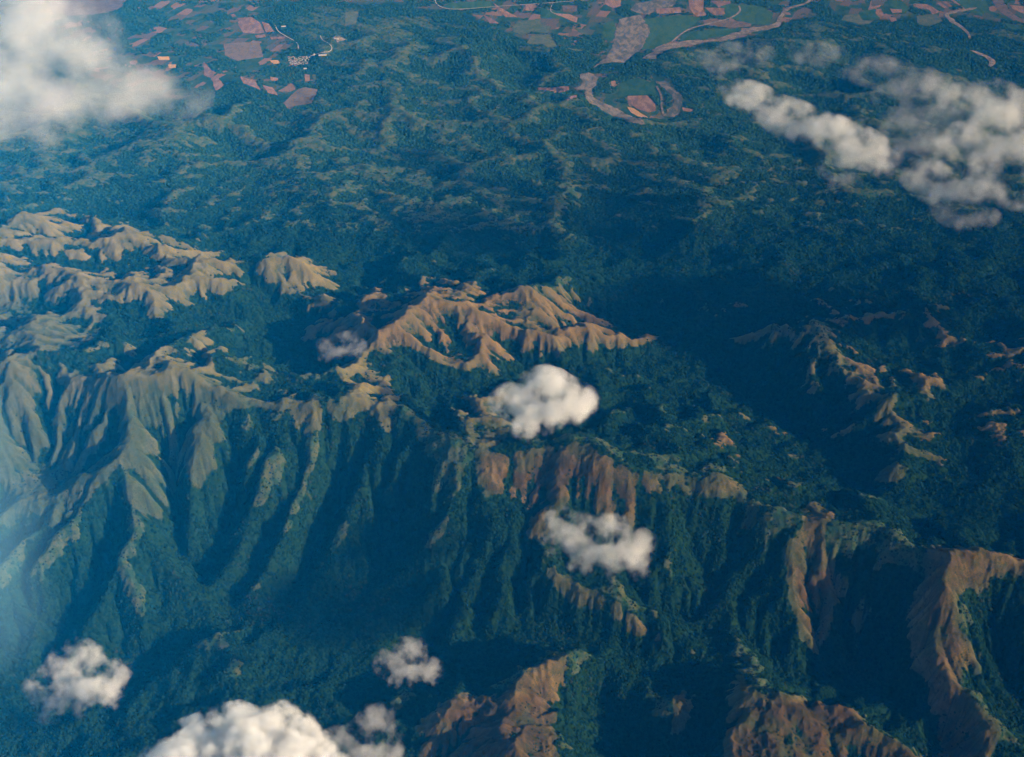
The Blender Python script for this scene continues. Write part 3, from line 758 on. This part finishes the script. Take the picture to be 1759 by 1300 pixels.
def house_mesh(L, W, h, rise, roof_mat):
    """walls, gables and an overhanging pitched roof"""
    a, b = L / 2, W / 2; o = 0.6
    v = [(-a, -b, -3), (a, -b, -3), (a, b, -3), (-a, b, -3), (-a, -b, h), (a, -b, h), (a, b, h), (-a, b, h), (-a, 0, h + rise), (a, 0, h + rise)]
    f = [(0, 1, 5, 4), (1, 2, 6, 9, 5), (2, 3, 7, 6), (3, 0, 4, 8, 7)]
    k = h - o * rise / b + 0.3; t = h + rise + 0.3
    v += [(-a - o, -b - o, k), (a + o, -b - o, k), (a + o, 0, t), (-a - o, 0, t), (a + o, b + o, k), (-a - o, b + o, k)]
    v += [(x, y, z - 0.25) for x, y, z in v[10:16]]
    f += [(10, 11, 12, 13), (13, 12, 14, 15), (17, 16, 19, 18), (18, 19, 21, 20), (10, 16, 17, 11), (15, 14, 20, 21), (11, 17, 18, 12), (12, 18, 20, 14), (13, 19, 16, 10), (15, 21, 19, 13)]
    me_ = bpy.data.meshes.new('house'); me_.from_pydata(v, [], f)
    me_.materials.append(WALL); me_.materials.append(roof_mat)
    for k_, p in enumerate(me_.polygons):
        p.material_index = 0 if k_ < 4 else 1
    return me_
KINDS = [house_mesh(15 + 3 * k, 10 + k, 4.0, 2.6, ROOFS[k]) for k in range(3)]
spots = []
for row in range(5):
    for cl in range(13):
        x, y = 642 + cl * 11.0 + random.uniform(-3, 3) + row * 2.5, 432 + row * 12.5 + random.uniform(-3, 3)
        if random.random() < 0.86:
            spots.append((x, y))
spots += [(785, 440), (792, 452), (778, 428), (800, 432), (812, 420)]
for q in spots:
    x, y = on_ground(*C_([q])[0])
    o = link(bpy.data.objects.new('house', random.choice(KINDS)))
    o.location = (x, y, ground(x, y) + 0.4); o.rotation_euler.z = R(random.choice((8, 98)) + random.uniform(-9, 9)); s_ = random.uniform(0.85, 1.15); o.scale = (s_, s_, s_)
    tag(o, 'small pale roofed house packed into the hamlet beside the winding road', 'house', 'houses of the hamlet')
    keep_clear([(x - 22, y - 30), (x + 22, y - 30), (x + 22, y + 22), (x - 22, y + 22)])
for q, L, W, h, rz, lab, cat in (((898, 417), 95, 26, 8, 4, 'long white roofed building at the end of the hamlet road', 'building'),
                                 ((832, 414), 34, 24, 8, 80, 'square white building between the hamlet houses and the long white building', 'building'),
                                 ((603, 200), 60, 22, 7, 14, 'lone white roofed building beside the straight road north of the hamlet', 'building'),
                                 ((1000, 296), 55, 30, 8, -12, 'pale building in the cleared yard right of the winding road', 'building'),
                                 ((766, 519), 38, 22, 7, 5, 'single white building standing in the trees just below the hamlet', 'building')):
    x, y = on_ground(*C_([q])[0])
    o = link(bpy.data.objects.new('building', None))
    whole = house_mesh(L, W, h, W * 0.16, ROOFS[1])
    for part, keep, mt in (('wall', 0, WALL), ('roof', 1, ROOFS[1])):
        pm_ = bpy.data.meshes.new(part)
        pm_.from_pydata([v.co[:] for v in whole.vertices], [], [list(p.vertices) for p in whole.polygons if p.material_index == keep])
        used = {i for p in pm_.polygons for i in p.vertices}
        import bmesh as _b
        bm_ = _b.new(); bm_.from_mesh(pm_); _b.ops.delete(bm_, geom=[v for v in bm_.verts if not v.link_faces], context='VERTS'); bm_.to_mesh(pm_); bm_.free()
        pm_.materials.append(mt)
        link(bpy.data.objects.new(part, pm_), o)
    o.location = (x, y, ground(x, y) + 0.4); o.rotation_euler.z = R(rz)
    tag(o, lab, cat)
    keep_clear([(x - L * .7, y - 40), (x + L * .7, y - 40), (x + L * .7, y + 30), (x - L * .7, y + 30)])
tag(drape('yard', [on_ground(*q) for q in C_([(972, 282), (1020, 280), (1092, 305), (1010, 322)])], SAND, 4.0, 4.0), kind='structure')
BUILT_S = blur(BUILT.astype(np.float32), 1)

# ------------------------------------------------------------------ forest: crowns spread over the wooded slopes
area = CELL * CELL
vis = (PX > -120) & (PX < 1880) & (PY > -60) & (PY < 1420)
spacing = np.interp(np.hypot(X, Y), [4000, 9000, 16000], [12.0, 17.0, 22.0])
bare = np.maximum(grass, 0.8 * clear)
belts = sstep(0.10, 0.28, fbm(X, Y, 260, 4, 511) + 0.5 * np.abs(fbm(X, Y, 700, 2, 521)))
wood = np.clip(1.05 - bare * 1.1, 0, 1) ** 1.3 * (1 - sstep(0.35, 0.75, plain) * (1 - 0.85 * belts))
clump = 0.55 + 0.9 * sstep(-0.25, 0.35, fbm(X, Y, 90, 2, 501))
wood = wood * (1 - np.clip(BUILT_S * 2, 0, 1))
prob = np.where(vis & (BUILT_S < 0.3), wood * clump * area / spacing ** 2, 0) + np.where(vis & (BUILT_S < 0.3), (0.10 + 0.45 * low + 0.12 * face) * sstep(0.0, 0.45, n2 + 0.5 * n3 - 0.6 * tpi) * (1 - wood) * (1 - plain) * area / spacing ** 2, 0)
pick = np.flatnonzero(rng.random(prob.size) < prob.ravel())
print('trees', len(pick))
jit = (rng.random((len(pick), 2)) - 0.5) * CELL.ravel()[pick, None]
tp = np.stack([X.ravel()[pick] + jit[:, 0], Y.ravel()[pick] + jit[:, 1], H.ravel()[pick]], -1).astype(np.float32)
size = (spacing.ravel()[pick] * (0.42 + 0.38 * rng.random(len(pick)) ** 1.5)).astype(np.float32)
size *= np.where(wood.ravel()[pick] < 0.4, 0.6, 1.0).astype(np.float32)
tp[:, 2] += size * 0.25
gz = np.gradient(H, axis=0) / CELL; gt_ = np.gradient(H, axis=1) / CELL
th_ = np.arctan2(X, Y)
nx = -(gz * np.sin(th_) + gt_ * np.cos(th_)); ny = -(gz * np.cos(th_) - gt_ * np.sin(th_))
tilt = np.stack([blur(nx, 1).ravel()[pick], blur(ny, 1).ravel()[pick], np.ones(len(pick))], -1).astype(np.float32)
fm = bpy.data.meshes.new('forest')
fm.vertices.add(len(tp)); fm.vertices.foreach_set('co', tp.ravel()); fm.update()
fm.attributes.new('size', 'FLOAT', 'POINT').data.foreach_set('value', size)
fm.attributes.new('spin', 'FLOAT', 'POINT').data.foreach_set('value', (rng.random(len(tp)) * 6.283).astype(np.float32))
fm.attributes.new('tilt', 'FLOAT_VECTOR', 'POINT').data.foreach_set('vector', tilt.ravel())
m, N, out = material('canopy')
inf = N.add('ShaderNodeObjectInfo')
geo = N.add('ShaderNodeNewGeometry')
rnd = inf.outputs['Random']
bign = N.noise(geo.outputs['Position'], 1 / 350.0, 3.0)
lc = N.mix(rnd, (0.003, 0.014, 0.011), (0.013, 0.043, 0.026))
lc = N.mix(N.step(N.math('ADD', N.math('MULTIPLY', rnd, 0.5), N.math('MULTIPLY', bign, 0.9)), 0.90, 1.10), lc, (0.030, 0.040, 0.022))
far_lit = N.step(N.math('ADD', N.add('ShaderNodeSeparateXYZ', {0: geo.outputs['Position']}).outputs[1], N.math('MULTIPLY', N.math('SUBTRACT', bign, 0.5), 6000.0)), 9300.0, 11800.0)
lc = N.mix(N.math('MULTIPLY', far_lit, 0.85), lc, N.mix(rnd, (0.010, 0.040, 0.028), (0.040, 0.100, 0.058)))  # far crowns coloured paler, painting in the brighter light on the distant lowland
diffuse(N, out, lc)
CANOPY = m
gt = bpy.data.node_groups.new('crowns', 'GeometryNodeTree')
gt.interface.new_socket('Geometry', in_out='INPUT', socket_type='NodeSocketGeometry')
gt.interface.new_socket('Geometry', in_out='OUTPUT', socket_type='NodeSocketGeometry')
G = Nodes(gt)
gin, gout = G.add('NodeGroupInput'), G.add('NodeGroupOutput')
join = G.add('GeometryNodeGeometryToInstance')
for k in range(3):
    ico = G.add('GeometryNodeMeshIcoSphere', {'Radius': 1.0, 'Subdivisions': 2})
    nz = G.add('ShaderNodeTexNoise', {'Scale': 1.4 + 0.3 * k, 'Detail': 1.0, 'W': 3.7 * k}, noise_dimensions='4D')
    off = G.vmath('SCALE', G.vmath('SUBTRACT', nz.outputs['Color'], (0.5, 0.5, 0.5)))
    off.node.inputs['Scale'].default_value = 1.5
    sp = G.add('GeometryNodeSetPosition', {'Geometry': ico.outputs[0], 'Offset': off})
    tf = G.add('GeometryNodeTransform', {'Geometry': sp.outputs[0], 'Scale': (1.0, 1.0, 0.55 + 0.12 * k)})
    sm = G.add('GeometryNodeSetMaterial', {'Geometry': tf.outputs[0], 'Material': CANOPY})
    gt.links.new(sm.outputs[0], join.inputs[0])
na = G.add('GeometryNodeInputNamedAttribute', {'Name': 'size'}, data_type='FLOAT')
nb = G.add('GeometryNodeInputNamedAttribute', {'Name': 'spin'}, data_type='FLOAT')
rot = G.add('ShaderNodeCombineXYZ', {'Z': nb.outputs[0]})
nt_ = G.add('GeometryNodeInputNamedAttribute', {'Name': 'tilt'}, data_type='FLOAT_VECTOR')
al = G.add('FunctionNodeAlignEulerToVector', {'Rotation': rot.outputs[0], 'Vector': nt_.outputs[0]}, axis='Z')
inst = G.add('GeometryNodeInstanceOnPoints', {'Points': gin.outputs[0], 'Instance': join.outputs[0], 'Pick Instance': True, 'Rotation': al.outputs[0], 'Scale': na.outputs[0]})
gt.links.new(inst.outputs[0], gout.inputs[0])
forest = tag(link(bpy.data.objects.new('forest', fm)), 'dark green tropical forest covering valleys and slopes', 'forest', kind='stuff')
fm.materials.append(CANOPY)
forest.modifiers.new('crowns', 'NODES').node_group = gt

# ------------------------------------------------------------------ blue air
m, N, out = material('air')
v = N.add('ShaderNodeVolumePrincipled', {'Color': (0.003, 0.36, 1.0, 1), 'Absorption Color': (1, 1, 1, 1), 'Density': 1.95e-5, 'Anisotropy': -0.7})
N.t.links.new(v.outputs[0], out.inputs['Volume'])
hm = bpy.data.meshes.new('haze')
a, b0, b1, z0, z1 = 95000, -25000, 95000, -30, 6100
vv = [(x, y, z) for z in (z0, z1) for y in (b0, b1) for x in (-a, a)]
hm.from_pydata(vv, [], [(0, 2, 3, 1), (4, 5, 7, 6), (0, 1, 5, 4), (2, 6, 7, 3), (0, 4, 6, 2), (1, 3, 7, 5)])
hm.materials.append(m)
tag(link(bpy.data.objects.new('haze', hm)), 'blue haze of the air over the land', 'haze', kind='stuff')

# ------------------------------------------------------------------ clouds
def cloud(label, blobs, z, density, flat=0.6, soft=0.55, grain=150.0, cut=0.5, amp=1.1, lump=0.9, group=None, tint=(1.0, 0.995, 0.99)):
    """blobs: (px, py, radius in photograph pixels[, height offset]); a lumpy body filled with vapour"""
    cs, rs = [], []
    for q in blobs:
        zz = z + (q[3] if len(q) > 3 else 0)
        c = np.array(at(q[0], q[1], zz))
        d = np.linalg.norm(c - np.array([0, 0, CAM_Z]))
        cs.append(c); rs.append(q[2] * d * TANH / 879.5 * 1.30)
    cs, rs = np.array(cs), np.array(rs)
    o0 = cs.mean(0)
    import bmesh
    bm = bmesh.new()
    for c, r in zip(cs - o0, rs):
        e = bmesh.ops.create_icosphere(bm, subdivisions=3, radius=1.0)['verts']
        for v in e:
            v.co = Vector((v.co.x * r * 1.04 + c[0], v.co.y * r * 1.04 + c[1], v.co.z * r * flat * 1.04 + c[2]))
    me_ = bpy.data.meshes.new('cloud'); bm.to_mesh(me_); bm.free()
    ob = link(bpy.data.objects.new('cloud', me_))
    rm = ob.modifiers.new('remesh', 'REMESH'); rm.mode = 'VOXEL'; rm.voxel_size = max(14.0, float(rs.mean()) * 0.16)
    dg = bpy.context.evaluated_depsgraph_get()
    new = bpy.data.meshes.new_from_object(ob.evaluated_get(dg))
    ob.modifiers.clear(); ob.data = new; bpy.data.meshes.remove(me_); new.name = 'cloud'
    co = np.empty(len(new.vertices) * 3, np.float32); new.vertices.foreach_get('co', co); co = co.reshape(-1, 3)
    nn = np.empty(len(new.vertices) * 3, np.float32); new.vertices.foreach_get('normal', nn); nn = nn.reshape(-1, 3)
    rm_ = float(rs.mean())
    w = fbm(co[:, 0] + co[:, 2], co[:, 1] - co[:, 2] * 0.7, rm_ * 0.9, 3, len(blobs) * 7 + 1)
    co += nn * (w * rm_ * 0.16)[:, None]
    new.vertices.foreach_set('co', co.ravel()); new.update()
    ob.location = o0
    m, N, out = material('vapour')
    p = N.add('ShaderNodeTexCoord').outputs['Object']
    f = None
    for c, r in zip(cs - o0, rs):
        q = N.add('ShaderNodeVectorMath', (p, (1 / r, 1 / r, 1 / (r * flat)), (-c[0] / r, -c[1] / r, -c[2] / (r * flat))), operation='MULTIPLY_ADD').outputs[0]
        ln = N.add('ShaderNodeVectorMath', (q, q), operation='DOT_PRODUCT').outputs['Value']
        f = ln if f is None else N.math('SMOOTH_MIN', f, ln, 0.9)
    shape = N.math('SUBTRACT', 1.0, f)                        # 1 in the heart, 0 at the rim
    nz = N.add('ShaderNodeTexNoise', {'Vector': p, 'Scale': 1 / grain, 'Detail': 3.0, 'Roughness': 0.58, 'Lacunarity': 2.2}).outputs['Fac']
    body = N.math('ADD', N.math('MULTIPLY', shape, lump), N.math('MULTIPLY', N.math('SUBTRACT', nz, cut), amp * 4.0))
    dens = N.math('MULTIPLY', N.math('MULTIPLY', N.step(body, 0.0, soft), N.step(shape, -0.05, 0.3)), density)   # thins out before it reaches the hull
    v = N.add('ShaderNodeVolumePrincipled', {'Color': (*tint, 1), 'Density': dens, 'Anisotropy': -0.4})
    N.t.links.new(v.outputs[0], out.inputs['Volume'])
    m.cycles.volume_step_rate = float(grain / 4.0 / (co.max(0) - co.min(0)).mean() * 10)
    new.materials.clear(); new.materials.append(m)
    return tag(ob, label, 'cloud', group)

cloud('big billowing white cloud cut by the bottom edge of the view', [(348, 1276, 50), (405, 1252, 46, 40), (476, 1260, 50, 20), (522, 1288, 42), (285, 1318, 42), (440, 1325, 80, 40), (330, 1355, 80), (510, 1360, 80)], 1350, 0.020, flat=0.6, soft=1.1, grain=135, cut=0.525, amp=1.55, lump=1.15)
cloud('compact white cloud in the middle below the brown grassy massif', [(938, 670, 46, 30), (893, 698, 46), (960, 692, 50, 20), (918, 722, 40), (992, 684, 34)], 1300, 0.010, flat=0.65, soft=1.25, grain=170, cut=0.53, amp=1.6, lump=1.05)
cloud('ragged grey white cloud over the brown spur right of centre', [(976, 902, 38), (988, 938, 44), (1052, 925, 44), (1085, 935, 40), (1072, 968, 40), (1020, 950, 38)], 1150, 0.0065, soft=1.1, grain=150, cut=0.545, amp=1.5, lump=0.85)
cloud('small pale wisp low over the dark valley', [(680, 1142, 32), (700, 1125, 34), (698, 1150, 34), (735, 1154, 26)], 930, 0.0048, soft=1.2, grain=85, cut=0.55, amp=1.6, lump=1.0)
cloud('small ragged cloud in the lower left corner over forest', [(132, 1135, 38), (140, 1168, 42), (98, 1188, 46), (160, 1190, 42), (205, 1150, 22)], 850, 0.0065, soft=1.1, grain=130, cut=0.545, amp=1.5, lump=0.85)
cloud('thin torn cloud just right of the big billowing one', [(652, 1245, 38), (622, 1280, 40), (580, 1285, 34), (640, 1310, 46)], 1150, 0.0045, soft=1.2, grain=130, cut=0.55, amp=1.6, lump=0.8)
cloud('wide soft cloud bank in the upper left corner', [(-10, 70, 160), (80, 105, 120), (165, 150, 100), (20, 195, 105), (110, 200, 80), (245, 160, 80), (300, 170, 60), (-70, 160, 140)], 1500, 0.0013, flat=0.35, soft=1.6, grain=520, cut=0.51, amp=1.3, lump=0.8)
cloud('long bright cloud roll slanting down through the upper right', [(1272, 158, 34), (1300, 174, 40), (1330, 190, 40), (1360, 205, 44), (1415, 228, 48), (1468, 252, 50), (1505, 275, 36)], 1450, 0.0050, flat=0.5, soft=1.4, grain=230, cut=0.535, amp=1.5, lump=0.95)
cloud('large bright cloud cut by the right edge of the view', [(1690, 175, 60), (1725, 215, 66), (1700, 245, 60), (1750, 265, 66), (1650, 270, 54), (1780, 310, 74), (1790, 200, 54)], 1500, 0.0046, flat=0.42, soft=1.5, grain=290, cut=0.535, amp=1.8, lump=0.85)
cloud('thin veil of cloud stretched above the long cloud roll', [(1390, 90, 36), (1440, 105, 38), (1500, 120, 44), (1560, 138, 50), (1545, 170, 42), (1620, 165, 54), (1600, 210, 48)], 1450, 0.0017, flat=0.4, soft=1.6, grain=280, cut=0.53, amp=1.5, lump=0.7)
cloud('faint wisp left of the long cloud roll', [(1220, 102, 28), (1255, 98, 32), (1300, 90, 30), (1245, 122, 24)], 1300, 0.0014, soft=1.4, grain=200, cut=0.54, amp=1.6, lump=0.8)
cloud('pale cloud patch below the lower end of the long cloud roll', [(1585, 300, 36), (1615, 322, 40), (1660, 332, 34)], 1350, 0.0038, soft=1.2, grain=210, cut=0.535, amp=1.45, lump=0.85)
cloud('faint ragged shred hanging under the middle of the long cloud roll', [(1432, 288, 26), (1448, 312, 26)], 1300, 0.0018, soft=1.3, grain=150, cut=0.54, amp=1.5, lump=0.8)
cloud('faint curl of mist lowest of the upper right clouds', [(1628, 364, 28), (1660, 374, 32), (1690, 372, 24)], 1250, 0.0018, soft=1.3, grain=160, cut=0.545, amp=1.6, lump=0.8)
cloud('thin veil between the long cloud roll and the large bright cloud', [(1540, 215, 38), (1580, 245, 46), (1555, 260, 36)], 1350, 0.0018, soft=1.4, grain=220, cut=0.54, amp=1.5, lump=0.8)
cloud('tiny smoky wisp over the brown grassy massif', [(565, 600, 26), (600, 593, 28)], 1120, 0.0025, soft=1.2, grain=110, cut=0.55, amp=1.6, lump=0.8)
cloud('added thin blue veil imitating the glow along the left edge of the view', [(-60, 900, 130), (-40, 1060, 110), (-80, 760, 90)], 2000, 0.00040, flat=0.8, soft=2.2, grain=900, cut=0.45, amp=0.35, lump=1.6, tint=(0.35, 0.75, 1.0))  # added volume that imitates a bluish glow; no mist hangs here

def cloud_upsun(label, px, py, ground_z, z, radii, density):
    """a cloud beyond the right edge of the view, up-sun of a place it keeps in the shade"""
    p = np.array(at(px, py, ground_z)); c = p + SUN * (z - ground_z) / SUN[2]
    d = np.linalg.norm(c - np.array([0, 0, CAM_Z]))
    q = seen(c[0], c[1], c[2])
    k = 879.5 / (d * TANH)
    blobs = [(q[0] + ox * k, q[1] + oy * k, r * k) for ox, oy, r in radii]
    return cloud(label, blobs, z, density, flat=0.5, soft=1.0, grain=420, cut=0.51, amp=1.0, lump=1.2)
cloud_upsun('broad cloud beyond the right edge, shading the dark valley right of the brown massif', 1180, 540, 400, 2300, [(-450, 60, 380), (0, 0, 450), (480, -40, 380), (900, 40, 330)], 0.004)
cloud_upsun('small cloud beyond the right edge, shading the foot of the long slope', 560, 1040, 420, 2200, [(-260, 0, 240), (60, 20, 280), (320, -30, 220)], 0.004)
cloud_upsun('flat cloud beyond the right edge, shading the forest beyond the brown massif', 760, 400, 330, 2400, [(-500, 40, 330), (0, 0, 400), (450, 20, 330)], 0.0035)
